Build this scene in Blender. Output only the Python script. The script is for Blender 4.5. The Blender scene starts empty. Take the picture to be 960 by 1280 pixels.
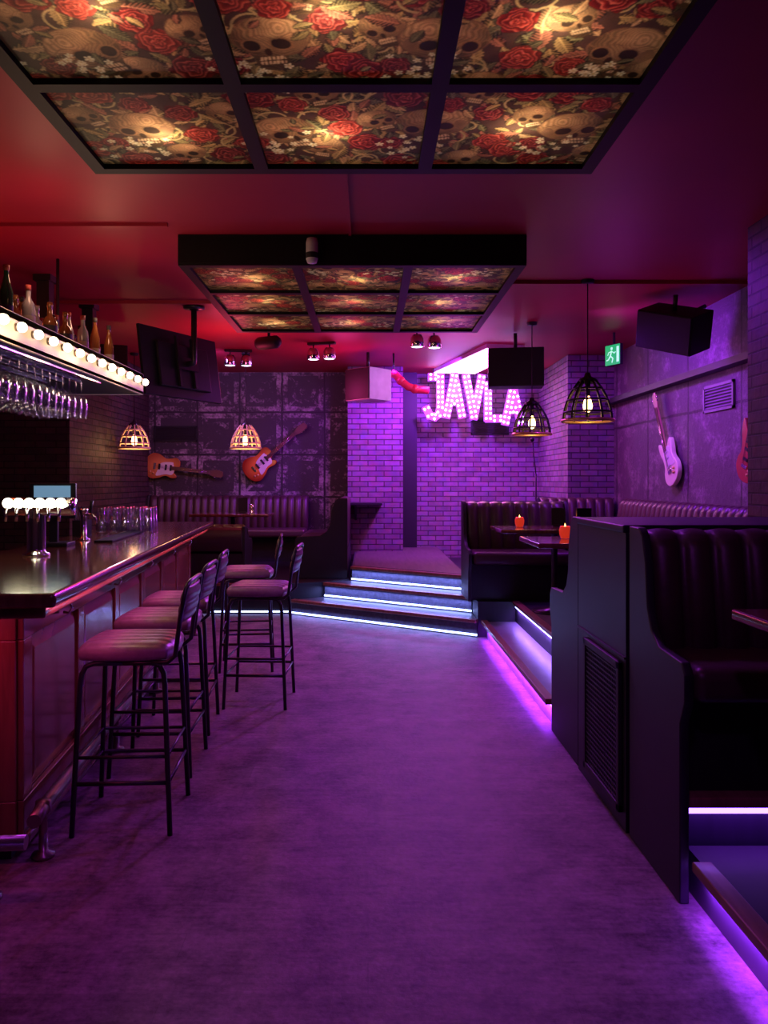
import bpy, bmesh, math, random
import numpy as np
from mathutils import Vector, Matrix
random.seed(7); rng = np.random.RandomState(5)
S = bpy.context.scene; C = S.collection
PI = math.pi
S.view_settings.view_transform = 'Standard'
S.view_settings.exposure = 0.0
F = 961.0; HX = 460.0; HY = 602.0; CH = 1.5

# ------------------------------------------------------------------ mesh builder
class MB:
    def __init__(s): s.v = []; s.f = []; s.sm = []
    def add(s, vs, fs, smooth=False):
        b = len(s.v); s.v += [tuple(p) for p in vs]
        for f in fs: s.f.append([b+i for i in f]); s.sm.append(smooth)
        return s
    def box(s, x0, x1, y0, y1, z0, z1):
        vs = [(x0,y0,z0),(x1,y0,z0),(x1,y1,z0),(x0,y1,z0),(x0,y0,z1),(x1,y0,z1),(x1,y1,z1),(x0,y1,z1)]
        return s.add(vs, [(0,3,2,1),(4,5,6,7),(0,1,5,4),(1,2,6,5),(2,3,7,6),(3,0,4,7)])
    def prism(s, poly, a, b, axis='z'):
        n = len(poly)
        def m(p, t):
            if axis == 'z': return (p[0], p[1], t)
            if axis == 'x': return (t, p[0], p[1])
            return (p[0], t, p[1])
        vs = [m(p, a) for p in poly] + [m(p, b) for p in poly]
        fs = [list(range(n))[::-1], list(range(n, 2*n))]
        fs += [(i, (i+1) % n, n+(i+1) % n, n+i) for i in range(n)]
        return s.add(vs, fs)
    def tube(s, pts, r, n=8, closed=False, caps=True):
        P = [Vector(p) for p in pts]; m = len(P); vs = []
        up = None
        for i, p in enumerate(P):
            if closed: t = (P[(i+1) % m]-P[i-1])
            else: t = P[min(i+1, m-1)]-P[max(i-1, 0)]
            t.normalize()
            if up is None:
                up = Vector((0,0,1)) if abs(t.z) < .9 else Vector((1,0,0))
            a = t.cross(up)
            if a.length < 1e-4: a = t.cross(Vector((0,1,0)))
            a.normalize(); b = a.cross(t); b.normalize(); up = b
            rr = r[i] if isinstance(r, (list, tuple)) else r
            vs += [p + a*math.cos(2*PI*k/n)*rr + b*math.sin(2*PI*k/n)*rr for k in range(n)]
        fs = []
        for i in range(m if closed else m-1):
            j = (i+1) % m
            for k in range(n):
                l = (k+1) % n
                fs.append((i*n+k, i*n+l, j*n+l, j*n+k))
        s.add(vs, fs, True)
        if not closed and caps:
            b0 = len(s.v)-m*n
            s.f.append([b0+k for k in range(n)][::-1]); s.sm.append(False)
            s.f.append([b0+(m-1)*n+k for k in range(n)]); s.sm.append(False)
        return s
    def lathe(s, prof, c=(0,0,0), n=16, axis='z', smooth=True):
        vs = []
        for r, z in prof:
            for k in range(n):
                a = 2*PI*k/n; x, y = r*math.cos(a), r*math.sin(a)
                if axis == 'z': q = (x, y, z)
                elif axis == 'x': q = (z, x, y)
                else: q = (x, z, y)
                vs.append((c[0]+q[0], c[1]+q[1], c[2]+q[2]))
        fs = []
        for i in range(len(prof)-1):
            for k in range(n):
                l = (k+1) % n; fs.append((i*n+k, i*n+l, (i+1)*n+l, (i+1)*n+k))
        return s.add(vs, fs, smooth)
    def ball(s, c, r, n=12, m=8, sz=1.0):
        prof = [(max(r*math.sin(PI*i/m), 1e-4), -r*sz*math.cos(PI*i/m)) for i in range(m+1)]
        return s.lathe(prof, c, n)
    def build(s, name, mat, parent=None, bevel=0, loc=None, seg=2, rot=None):
        me = bpy.data.meshes.new(name); me.from_pydata(s.v, [], s.f); me.update()
        bm = bmesh.new(); bm.from_mesh(me); bmesh.ops.recalc_face_normals(bm, faces=bm.faces)
        uv = bm.loops.layers.uv.new('UVMap')
        for f in bm.faces:
            n = f.normal; ax = max(range(3), key=lambda i: abs(n[i]))
            for l in f.loops:
                c = l.vert.co
                l[uv].uv = (c.y, c.z) if ax == 0 else ((c.x, c.z) if ax == 1 else (c.x, c.y))
        bm.to_mesh(me); bm.free()
        for p, q in zip(me.polygons, s.sm): p.use_smooth = q
        me.materials.append(mat)
        o = bpy.data.objects.new(name, me); C.objects.link(o)
        if parent: o.parent = parent
        if loc: o.location = loc
        if rot: o.rotation_euler = rot
        if bevel:
            b = o.modifiers.new('bevel', 'BEVEL'); b.width = bevel; b.segments = seg; b.limit_method = 'ANGLE'; b.angle_limit = .6
            for p in me.polygons: p.use_smooth = True
            w = o.modifiers.new('wn', 'WEIGHTED_NORMAL')
        return o

def thing(name, label, cat, loc=(0,0,0), rotz=0, group=None, rot=None):
    o = bpy.data.objects.new(name, None); C.objects.link(o); o.empty_display_size = .1
    o.location = loc; o.rotation_euler = rot if rot else (0,0,rotz)
    o['label'] = label; o['category'] = cat
    if group: o['group'] = group
    return o
def tag(o, label, cat, group=None):
    o['label'] = label; o['category'] = cat
    if group: o['group'] = group
    return o
def struct(o): o['kind'] = 'structure'; return o
def kids(r): return [c for c in bpy.data.objects if c.parent == r]
def dup(root, loc, label=None, rot=None, group=None):
    r = root.copy(); C.objects.link(r); r.location = loc
    if rot: r.rotation_euler = rot
    if label: r['label'] = label
    if group: r['group'] = group
    for ch in kids(root):
        c = ch.copy(); C.objects.link(c); c.parent = r
        for g in kids(ch):
            d = g.copy(); C.objects.link(d); d.parent = c
    return r

# ------------------------------------------------------------------ materials
def new(name):
    m = bpy.data.materials.new(name); m.use_nodes = True; nt = m.node_tree
    return m, nt, nt.nodes['Principled BSDF'], nt.nodes, nt.links
def M(name, col, rough=.5, metal=0, var=.25, scale=8, bump=0, coat=0, spec=.5):
    m, nt, p, n, l = new(name)
    tc = n.new('ShaderNodeTexCoord'); nz = n.new('ShaderNodeTexNoise'); nz.inputs['Scale'].default_value = scale; nz.inputs['Detail'].default_value = 4
    l.new(tc.outputs['Object'], nz.inputs['Vector'])
    mx = n.new('ShaderNodeMix'); mx.data_type = 'RGBA'
    mx.inputs[6].default_value = tuple(c*(1-var) for c in col)+(1,); mx.inputs[7].default_value = tuple(min(1, c*(1+var)) for c in col)+(1,)
    l.new(nz.outputs['Fac'], mx.inputs[0]); l.new(mx.outputs[2], p.inputs['Base Color'])
    p.inputs['Roughness'].default_value = rough; p.inputs['Metallic'].default_value = metal
    p.inputs['Coat Weight'].default_value = coat; p.inputs['Specular IOR Level'].default_value = spec
    if bump:
        b = n.new('ShaderNodeBump'); b.inputs['Strength'].default_value = bump; b.inputs['Distance'].default_value = .01
        l.new(nz.outputs['Fac'], b.inputs['Height']); l.new(b.outputs[0], p.inputs['Normal'])
    return m
def math_(nt, op, a, b=None, c=None):
    x = nt.nodes.new('ShaderNodeMath'); x.operation = op
    for i, q in enumerate((a, b, c)):
        if q is None: continue
        if isinstance(q, (int, float)): x.inputs[i].default_value = q
        else: nt.links.new(q, x.inputs[i])
    return x.outputs[0]
def glass_mat(name, tint, base=.05):
    m, nt, p, n, l = new(name); n.remove(p); out = n['Material Output']
    tr = n.new('ShaderNodeBsdfTransparent'); tr.inputs[0].default_value = tint+(1,)
    gl = n.new('ShaderNodeBsdfGlossy'); gl.inputs['Roughness'].default_value = .14; gl.inputs[0].default_value = (.95,.95,1,1)
    lw = n.new('ShaderNodeLayerWeight'); lw.inputs[0].default_value = .35
    nz = n.new('ShaderNodeTexNoise'); nz.inputs['Scale'].default_value = 20
    f = math_(nt, 'ADD', math_(nt, 'MULTIPLY', math_(nt, 'POWER', lw.outputs['Facing'], 1.8), .9), math_(nt, 'MULTIPLY', nz.outputs['Fac'], base*2))
    mx = n.new('ShaderNodeMixShader'); l.new(f, mx.inputs[0]); l.new(tr.outputs[0], mx.inputs[1]); l.new(gl.outputs[0], mx.inputs[2]); l.new(mx.outputs[0], out.inputs[0])
    return m
def brick_mat(name, c1, c2, mortar, bw=.23, bh=.075):
    m, nt, p, n, l = new(name)
    uv = n.new('ShaderNodeTexCoord'); b = n.new('ShaderNodeTexBrick')
    l.new(uv.outputs['UV'], b.inputs['Vector'])
    b.inputs['Scale'].default_value = 1; b.inputs['Brick Width'].default_value = bw; b.inputs['Row Height'].default_value = bh
    b.inputs['Mortar Size'].default_value = .007; b.inputs['Mortar Smooth'].default_value = .3
    b.inputs['Color1'].default_value = c1+(1,); b.inputs['Color2'].default_value = c2+(1,); b.inputs['Mortar'].default_value = mortar+(1,)
    nz = n.new('ShaderNodeTexNoise'); nz.inputs['Scale'].default_value = 9; nz.inputs['Detail'].default_value = 6; l.new(uv.outputs['UV'], nz.inputs['Vector'])
    mx = n.new('ShaderNodeMix'); mx.data_type = 'RGBA'; mx.blend_type = 'MULTIPLY'; mx.inputs[0].default_value = .75
    l.new(b.outputs['Color'], mx.inputs[6]); l.new(nz.outputs['Color'], mx.inputs[7]); l.new(mx.outputs[2], p.inputs['Base Color'])
    h = math_(nt, 'SUBTRACT', math_(nt, 'MULTIPLY', nz.outputs['Fac'], .5), b.outputs['Fac'])
    bp = n.new('ShaderNodeBump'); bp.inputs['Strength'].default_value = 1; bp.inputs['Distance'].default_value = .02
    l.new(h, bp.inputs['Height']); l.new(bp.outputs[0], p.inputs['Normal']); p.inputs['Roughness'].default_value = .65
    return m
def tin_mat(name, dark, light, T=.58, pos=.60, ow=.16, width=.10):
    m, nt, p, n, l = new(name)
    tc = n.new('ShaderNodeTexCoord')
    nd = n.new('ShaderNodeTexNoise'); nd.inputs['Scale'].default_value = 5; l.new(tc.outputs['UV'], nd.inputs['Vector'])
    va = n.new('ShaderNodeVectorMath'); va.operation = 'MULTIPLY_ADD'; l.new(nd.outputs['Color'], va.inputs[0]); va.inputs[1].default_value = (.03,.03,0); l.new(tc.outputs['UV'], va.inputs[2])
    sp = n.new('ShaderNodeSeparateXYZ'); l.new(va.outputs[0], sp.inputs[0])
    fx = math_(nt, 'SUBTRACT', math_(nt, 'FRACT', math_(nt, 'DIVIDE', math_(nt, 'ADD', sp.outputs[0], 10*T), T)), .5)
    fy = math_(nt, 'SUBTRACT', math_(nt, 'FRACT', math_(nt, 'DIVIDE', math_(nt, 'ADD', sp.outputs[1], 10*T), T)), .5)
    ax = math_(nt, 'ABSOLUTE', fx); ay = math_(nt, 'ABSOLUTE', fy)
    mxx = math_(nt, 'MAXIMUM', ax, ay)
    seam = math_(nt, 'GREATER_THAN', mxx, .488)
    frame = math_(nt, 'LESS_THAN', math_(nt, 'ABSOLUTE', math_(nt, 'SUBTRACT', mxx, .42)), .055)
    rad = math_(nt, 'SQRT', math_(nt, 'ADD', math_(nt, 'MULTIPLY', fx, fx), math_(nt, 'MULTIPLY', fy, fy)))
    ring = math_(nt, 'LESS_THAN', math_(nt, 'ABSOLUTE', math_(nt, 'SUBTRACT', rad, .24)), .045)
    disc = math_(nt, 'LESS_THAN', rad, .09)
    corner = math_(nt, 'MULTIPLY', math_(nt, 'LESS_THAN', math_(nt, 'ABSOLUTE', math_(nt, 'SUBTRACT', ax, ay)), .045), math_(nt, 'GREATER_THAN', rad, .3))
    n1 = n.new('ShaderNodeTexNoise'); n1.inputs['Scale'].default_value = 2.4; n1.inputs['Detail'].default_value = 12; n1.inputs['Roughness'].default_value = .76
    l.new(tc.outputs['UV'], n1.inputs['Vector'])
    n2 = n.new('ShaderNodeTexNoise'); n2.inputs['Scale'].default_value = 30; n2.inputs['Detail'].default_value = 6; l.new(tc.outputs['UV'], n2.inputs['Vector'])
    orn = math_(nt, 'MAXIMUM', frame, math_(nt, 'MULTIPLY', math_(nt, 'MAXIMUM', math_(nt, 'MAXIMUM', ring, disc), corner), .55))
    wear = math_(nt, 'ADD', math_(nt, 'MULTIPLY', orn, ow), math_(nt, 'ADD', n1.outputs['Fac'], math_(nt, 'MULTIPLY', math_(nt, 'SUBTRACT', n2.outputs['Fac'], .5), .25)))
    rp = n.new('ShaderNodeValToRGB'); rp.color_ramp.elements[0].position = pos; rp.color_ramp.elements[0].color = dark+(1,)
    rp.color_ramp.elements[1].position = pos+width; rp.color_ramp.elements[1].color = light+(1,)
    l.new(wear, rp.inputs[0])
    mx = n.new('ShaderNodeMix'); mx.data_type = 'RGBA'; mx.blend_type = 'MULTIPLY'; l.new(math_(nt, 'MULTIPLY', seam, .8), mx.inputs[0])
    l.new(rp.outputs[0], mx.inputs[6]); mx.inputs[7].default_value = (.1,.1,.1,1); l.new(mx.outputs[2], p.inputs['Base Color'])
    hh = math_(nt, 'ADD', math_(nt, 'MULTIPLY', orn, .8), math_(nt, 'MULTIPLY', seam, -.8))
    bp = n.new('ShaderNodeBump'); bp.inputs['Strength'].default_value = 1; bp.inputs['Distance'].default_value = .03
    l.new(math_(nt, 'ADD', hh, math_(nt, 'MULTIPLY', n1.outputs['Fac'], .8)), bp.inputs['Height']); l.new(bp.outputs[0], p.inputs['Normal'])
    p.inputs['Roughness'].default_value = .5
    return m
def wood_mat(name, c1, c2, rough=.3, coat=.3, sx=1.5, sy=18):
    m, nt, p, n, l = new(name)
    tc = n.new('ShaderNodeTexCoord'); mp = n.new('ShaderNodeMapping'); mp.inputs['Scale'].default_value = (sy, sx, sx); l.new(tc.outputs['Object'], mp.inputs['Vector'])
    nz = n.new('ShaderNodeTexNoise'); nz.inputs['Scale'].default_value = 1.6; nz.inputs['Detail'].default_value = 7; nz.inputs['Distortion'].default_value = .6; l.new(mp.outputs[0], nz.inputs['Vector'])
    rp = n.new('ShaderNodeValToRGB'); rp.color_ramp.elements[0].position = .3; rp.color_ramp.elements[1].position = .7
    rp.color_ramp.elements[0].color = c1+(1,); rp.color_ramp.elements[1].color = c2+(1,); l.new(nz.outputs['Fac'], rp.inputs[0]); l.new(rp.outputs[0], p.inputs['Base Color'])
    p.inputs['Roughness'].default_value = rough; p.inputs['Coat Weight'].default_value = coat; p.inputs['Coat Roughness'].default_value = .12
    return m
def floor_mat():
    m, nt, p, n, l = new('floor_planks')
    tc = n.new('ShaderNodeTexCoord'); b = n.new('ShaderNodeTexBrick'); l.new(tc.outputs['UV'], b.inputs['Vector'])
    b.inputs['Scale'].default_value = 1; b.inputs['Brick Width'].default_value = 1.2; b.inputs['Row Height'].default_value = .15; b.inputs['Mortar Size'].default_value = .001
    b.inputs['Color1'].default_value = (.265,.20,.215,1); b.inputs['Color2'].default_value = (.215,.165,.175,1); b.inputs['Mortar'].default_value = (.17,.14,.14,1)
    mp = n.new('ShaderNodeMapping'); mp.inputs['Scale'].default_value = (3, 22, 1); l.new(tc.outputs['UV'], mp.inputs['Vector'])
    nz = n.new('ShaderNodeTexNoise'); nz.inputs['Scale'].default_value = 1.6; nz.inputs['Detail'].default_value = 9; nz.inputs['Roughness'].default_value = .65; l.new(mp.outputs[0], nz.inputs['Vector'])
    n2 = n.new('ShaderNodeTexNoise'); n2.inputs['Scale'].default_value = 4.5; n2.inputs['Detail'].default_value = 12; n2.inputs['Roughness'].default_value = .8; l.new(tc.outputs['UV'], n2.inputs['Vector'])
    n3 = n.new('ShaderNodeTexNoise'); n3.inputs['Scale'].default_value = 45; n3.inputs['Detail'].default_value = 4; l.new(tc.outputs['UV'], n3.inputs['Vector'])
    v = math_(nt, 'ADD', math_(nt, 'MULTIPLY', nz.outputs['Fac'], 1.0), math_(nt, 'ADD', math_(nt, 'MULTIPLY', n2.outputs['Fac'], 3.2), math_(nt, 'MULTIPLY', n3.outputs['Fac'], .7)))
    v = math_(nt, 'SUBTRACT', v, 1.7)
    vv = n.new('ShaderNodeCombineColor'); [l.new(v, vv.inputs[i]) for i in range(3)]
    mx = n.new('ShaderNodeMix'); mx.data_type = 'RGBA'; mx.blend_type = 'MULTIPLY'; mx.inputs[0].default_value = 1
    l.new(b.outputs['Color'], mx.inputs[6]); l.new(vv.outputs[0], mx.inputs[7]); l.new(mx.outputs[2], p.inputs['Base Color'])
    l.new(math_(nt, 'ADD', .42, math_(nt, 'MULTIPLY', n2.outputs['Fac'], .3)), p.inputs['Roughness'])
    p.inputs['Specular IOR Level'].default_value = .25
    bp = n.new('ShaderNodeBump'); bp.inputs['Strength'].default_value = .4; bp.inputs['Distance'].default_value = .004
    l.new(math_(nt, 'ADD', n2.outputs['Fac'], n3.outputs['Fac']), bp.inputs['Height']); l.new(bp.outputs[0], p.inputs['Normal'])
    return m
def emi(name, col, s):
    m, nt, p, n, l = new(name); p.inputs['Base Color'].default_value = tuple(c*.5 for c in col)+(1,)
    p.inputs['Emission Color'].default_value = col+(1,); p.inputs['Emission Strength'].default_value = s
    return m

mfloor = floor_mat()
mceil = M('ceiling_red_paint', (.38,.014,.045), .5, var=.2, scale=1.5)
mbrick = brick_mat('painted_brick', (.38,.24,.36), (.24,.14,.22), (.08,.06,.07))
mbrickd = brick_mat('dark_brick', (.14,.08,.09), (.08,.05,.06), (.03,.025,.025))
mtin = tin_mat('worn_tin_tiles', (.035,.026,.034), (.40,.33,.36), T=.64, pos=.60, ow=.13, width=.14)
mtin2 = tin_mat('worn_tin_sheet', (.10,.06,.10), (.34,.25,.33), T=1.1, pos=.52, ow=.03, width=.2)
mblack = M('black_paint', (.012,.010,.013), .55, var=.2)
mframe = M('black_frame', (.006,.006,.008), .6, var=.2, spec=.25)
mplastic = M('black_plastic', (.015,.015,.018), .5, spec=.3)
mrubber = M('speaker_cloth', (.010,.010,.012), .8, bump=.5, scale=200)
mgrey = M('grey_side', (.6,.6,.66), .5)
mmahog = wood_mat('mahogany', (.12,.040,.026), (.26,.10,.06), .25, .5, sx=1.2, sy=9)
mtop = wood_mat('dark_polished_top', (.09,.03,.02), (.19,.07,.04), .16, .8)
mdkwood = wood_mat('dark_stained_wood', (.009,.009,.013), (.015,.014,.021), .5, .0)
mnose = wood_mat('step_nosing_wood', (.20,.09,.06), (.36,.18,.12), .35, .2)
mmarble = M('black_marble', (.06,.06,.08), .28, var=.8, scale=30)
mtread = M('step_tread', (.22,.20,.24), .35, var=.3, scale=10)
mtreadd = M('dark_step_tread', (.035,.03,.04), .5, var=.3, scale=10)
mleather = M('dark_leather', (.06,.028,.032), .40, var=.2, scale=30, bump=.15)
mseat = M('oxblood_leather', (.34,.19,.26), .36, var=.35, scale=30, bump=.2)
mbackp = M('brown_back_leather', (.15,.08,.08), .36, var=.25, scale=25, bump=.15)
mmetal = M('black_steel', (.05,.045,.055), .3, metal=.6)
mchrome = M('chrome', (.75,.75,.78), .15, metal=1, var=.05)
mbronze = M('aged_metal', (.26,.20,.20), .32, metal=.85)
mgrille = M('grille_metal', (.05,.05,.06), .5, metal=.5)
mcream = M('cream_shelf_edge', (.6,.5,.36), .5, var=.08)
mglass = glass_mat('clear_glass', (.96,.96,.98), .09)
mglass2 = glass_mat('tumbler_glass', (.93,.93,.96), .15)
mbulb = emi('warm_bulb', (1,.78,.45), 9)
mbulbsoft = emi('warm_filament_bulb', (1,.55,.2), 14)
mled = emi('led_blue_white', (.34,.44,1), 6)
mledp = emi('led_violet', (.36,.12,1), 6)
mpink = emi('pink_led', (1,.28,.85), 9)
mletterb = emi('pink_white_bulb', (.95,.72,1), 14)
mtapglow = emi('tap_glow', (1,.93,.65), 7)
mcandle = emi('candle_glass', (1,.05,.02), .45)
mflame = emi('flame', (1,.5,.12), 10)
mgreen = emi('exit_green', (.01,.42,.12), 1.0)
mwhite_e = emi('exit_white', (.5,1,.7), .9)
mscreen = emi('screen_glow', (.25,.5,.75), .45)
mwhite = M('white_plastic', (.6,.6,.62), .4)

# ------------------------------------------------------------------ lights
def light(kind, name, loc, col, e, size=.1, target=None, sy=None, spot=None, blend=.6, rot=None):
    d = bpy.data.lights.new(name, kind); d.color = col; d.energy = e
    if kind == 'AREA':
        d.size = size
        if sy: d.shape = 'RECTANGLE'; d.size_y = sy
    else: d.shadow_soft_size = size
    if kind == 'SPOT': d.spot_size = spot or 1.6; d.spot_blend = blend
    o = bpy.data.objects.new(name, d); C.objects.link(o); o.location = loc
    if target is not None: o.rotation_euler = (Vector(target)-Vector(loc)).to_track_quat('-Z', 'Y').to_euler()
    if rot: o.rotation_euler = rot
    return o

# ------------------------------------------------------------------ room shell
CZ = 3.15; RX = 3.2
struct(MB().box(-4.7, RX+.1, -1.6, 12.0, -.1, 0).build('floor', mfloor))
struct(MB().box(-4.7, RX+.1, -1.6, 12.0, CZ, CZ+.1).build('ceiling', mceil))
struct(MB().box(-4.7, -.29, 11.6, 11.9, 0, CZ).build('wall_back_tin', mtin))
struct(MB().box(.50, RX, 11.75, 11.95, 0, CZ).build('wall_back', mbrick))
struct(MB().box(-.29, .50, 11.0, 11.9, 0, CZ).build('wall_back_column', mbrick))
struct(MB().box(.50, .74, 11.62, 11.75, .5, CZ).build('recess_shade_strip', mblack))  # shadowed recess beside the column put in as a flat black strip
struct(MB().box(RX, RX+.15, -1.6, 12, 0, CZ).build('wall_right', mtin2))
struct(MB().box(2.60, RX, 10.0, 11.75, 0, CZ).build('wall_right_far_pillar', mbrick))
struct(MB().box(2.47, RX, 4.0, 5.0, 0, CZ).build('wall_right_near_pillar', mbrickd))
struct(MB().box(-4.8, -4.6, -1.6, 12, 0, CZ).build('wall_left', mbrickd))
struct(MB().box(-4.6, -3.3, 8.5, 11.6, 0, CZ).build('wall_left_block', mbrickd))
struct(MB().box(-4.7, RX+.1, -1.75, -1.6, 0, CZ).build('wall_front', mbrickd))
struct(MB().box(3.08, RX, 5.0, 10.0, 2.5, 2.56).build('trim_2', mdkwood))
struct(MB().box(-4.6, -1.28, 4.9, 4.925, CZ-.022, CZ).build('trim_3', mceil))
struct(MB().box(-.13, -.11, 3.65, 5.1, CZ-.02, CZ).build('trim_4', mceil))
struct(MB().box(1.1, RX, 6.3, 6.33, CZ-.03, CZ).build('trim_5', mceil))
struct(MB().box(-3.2, -1.28, 7.0, 7.03, CZ-.03, CZ).build('trim_6', mceil))

# ------------------------------------------------------------------ platforms and steps
pr = thing('raised_platform', 'dark raised platform carrying the booths along the right wall', 'platform', (0,0,0))
RE = RX-.005
MB().prism([(1.145,2.86),(RE,2.86),(RE,3.99),(2.46,3.99),(2.46,5.01),(RE,5.01),(RE,9.99),(2.59,9.99),(2.59,11.74),(1.06,11.74),(1.06,7.42),(1.42,7.42),(1.42,4.68),(1.145,4.68)], 0, .34).build('platform_body', mdkwood, pr)
MB().box(1.39,1.455,4.70,7.40,.318,.352).build('nosing', mnose, pr, bevel=.005)
MB().box(1.145,1.9,2.79,2.875,.312,.352).build('nosing', mnose, pr, bevel=.008)
MB().box(1.412,1.42,4.72,7.38,.292,.306).build('led_strip', mled, pr)
MB().box(1.16,1.9,2.845,2.86,.272,.292).build('led_strip', mledp, pr)
ss = thing('side_step', 'long violet lit step along the booth platform beside the aisle', 'step')
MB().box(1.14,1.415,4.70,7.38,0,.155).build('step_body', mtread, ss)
MB().box(1.085,1.145,4.70,7.38,.135,.172).build('nosing', mnose, ss, bevel=.005)
MB().box(1.130,1.14,4.72,7.36,.112,.126).build('led_strip', mledp, ss)
ns = thing('entry_step', 'low violet lit step in the near right corner below the booth', 'step')
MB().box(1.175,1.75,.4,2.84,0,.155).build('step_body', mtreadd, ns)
MB().box(1.13,1.20,.4,2.685,.138,.174).build('nosing', mnose, ns, bevel=.006)
MB().box(1.166,1.175,.4,2.68,.118,.132).build('led_strip', mledp, ns)
MB().box(1.78,RE,-.2,2.78,0,.34).build('landing', mdkwood, ns)
st = thing('stage_steps', 'three glowing steps with wooden nosings leading up to the brick stage', 'steps')
lines = [((-.86,8.68),(1.05,7.40),.17),((-.50,8.87),(1.05,7.80),.335),((-.19,9.07),(1.05,8.18),.50)]
for i, (a, b, z) in enumerate(lines):
    A = Vector(a); B = Vector(b); d = (B-A).normalized(); n_ = Vector((d.y, -d.x))
    if n_.y > 0: n_ = -n_
    zb = z-.17 if i else 0
    def q(P, o): return (P.x+n_.x*o, P.y+n_.y*o)
    back = [(1.05,11.74),(.51,11.74),(.51,10.99),(-.19,10.99)] if i == 2 else [(1.05, b[1]+.6),(lines[i+1][0][0]+.03,lines[i+1][0][1]+.03)]
    MB().prism([q(A,0),q(B,0)]+back, zb, z-.002).build('riser', mmarble, st)
    MB().prism([q(A,.035),q(B,.035),q(B,-.05),q(A,-.05)], z-.03, z+.003).build('nosing', mnose, st, bevel=.006)
    zl = .015 if i == 0 else z-.165+.01
    MB().prism([q(A,.010),q(B,.010),q(B,0),q(A,0)], zl, zl+.018).build('led_strip', mled, st)
tag(MB().prism([(-.17,9.14),(1.05,8.25),(1.05,11.74),(.51,11.74),(.51,10.99),(-.17,10.99)], .4985, .505).build('stage_floor', wood_mat('stage_floor_wood',(.07,.05,.05),(.12,.09,.09),.5,.0)), 'dark boarded stage floor above the glowing steps', 'stage')
lp = thing('booth_platform', 'dark low platform under the corner booth by the tiled wall', 'platform')
MB().prism([(-3.29,8.72),(-.90,8.72),(-.52,8.92),(-.22,9.13),(-.22,10.99),(-.3,10.99),(-.3,11.59),(-3.29,11.59)], 0, .34).build('platform_body', mdkwood, lp)
MB().box(-3.29,-.90,8.705,8.72,.02,.035).build('led_strip', mled, lp)
MB().box(-3.29,-.90,8.69,8.76,.32,.345).build('nosing', mnose, lp)

# ------------------------------------------------------------------ sofas
def sofa(label, L, D, H, sh, loc, rotz, nch, ext=(0,0), ends=(1,1), group=None):
    t = thing('booth_sofa', label, 'sofa', loc, rotz, group)
    MB().box(.0,L,-D+.16,0,0,sh-.13).build('base', mdkwood, t)
    k = max(1, round(L/1.0))
    for i in range(k):
        MB().box(i*L/k+.006,(i+1)*L/k-.006,-D,-.12,sh-.13,sh).build('seat_cushion', mleather, t, bevel=.045, seg=4)
    m = MB(); vs = []; fs = []; per = 8; nx = nch*per+1
    for i in range(nx):
        x = L*i/(nx-1); f = (i % per)/per; b = .045*math.sqrt(abs(math.sin(PI*f))) if i % per else 0
        sec = [(0,sh-.1),(0,H-.03),(-.02-b*.1,H),(-.07-b*.3,H+b*.35),(-.11-b*.7,H-.01),(-.13-b,H-.06),(-.16-b,sh+.2),(-.19-b,sh-.03),(-.15,sh-.1)]
        vs += [(x,y,z) for y,z in sec]
    ns_ = 9
    for i in range(nx-1):
        for j in range(ns_):
            fs.append((i*ns_+j, i*ns_+(j+1) % ns_, (i+1)*ns_+(j+1) % ns_, (i+1)*ns_+j))
    fs.append(list(range(ns_))); fs.append([(nx-1)*ns_+j for j in range(ns_)][::-1])
    m.add(vs, fs, True); m.build('backrest', mleather, t)
    for e, (xa, xb) in enumerate(((-.035,0),(L,L+.035))):
        if not ends[e]: continue
        z0 = -ext[e]
        prof = [(0,z0),(0,H+.02),(-.11,H+.02),(-.15,H-.01),(-.19,H-.12),(-.21,sh+.16),(-.25,sh+.08),(-.33,sh+.03),(-D+.02,sh+.02),(-D-.01,sh-.02),(-D-.01,sh-.12),(-D+.03,sh-.2),(-D+.03,z0)]
        MB().prism(prof, xa, xb, 'x').build('end_panel', mdkwood, t, bevel=.006)
    return t
sofa('dark channelled booth sofa nearest the camera facing the entry step', 1.28, .56, .95, .50, (1.14,3.255,.342), 0, 10, ext=(.342,0), ends=(1,0))
sofa('dark booth sofa behind the grille divider facing away from the camera', 1.28, .62, .95, .50, (2.42,4.045,.342), PI, 10, ext=(0,.342), ends=(0,1))
sofa('dark booth sofa at the foot of the stage facing the camera', 1.00, .60, .94, .48, (1.00,7.98,.342), 0, 8, ends=(1,1))
sofa('long dark channelled banquette running along the right wall below the pale guitar', 4.0, .58, .94, .48, (3.19,9.30,.342), -PI/2, 30, ends=(0,1))
sofa('short dark banquette in front of the far right brick pillar', .95, .60, .94, .48, (2.20,9.98,.342), 0, 8, ends=(1,0))
sofa('long dark channelled banquette under the tiled wall with guitars', 2.36, .60, .94, .48, (-3.25,11.58,.342), 0, 22, ends=(1,0))
sofa('dark corner sofa beside the stage steps with its end panel facing the camera', 1.75, .62, .94, .48, (-.245,10.97,.342), -PI/2, 14, ext=(0,0), ends=(0,1))
sofa('low dark sofa at the front of the corner booth behind the bar stools', 1.2, .55, .62, .45, (-1.45,8.85,.347), PI, 10)

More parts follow.
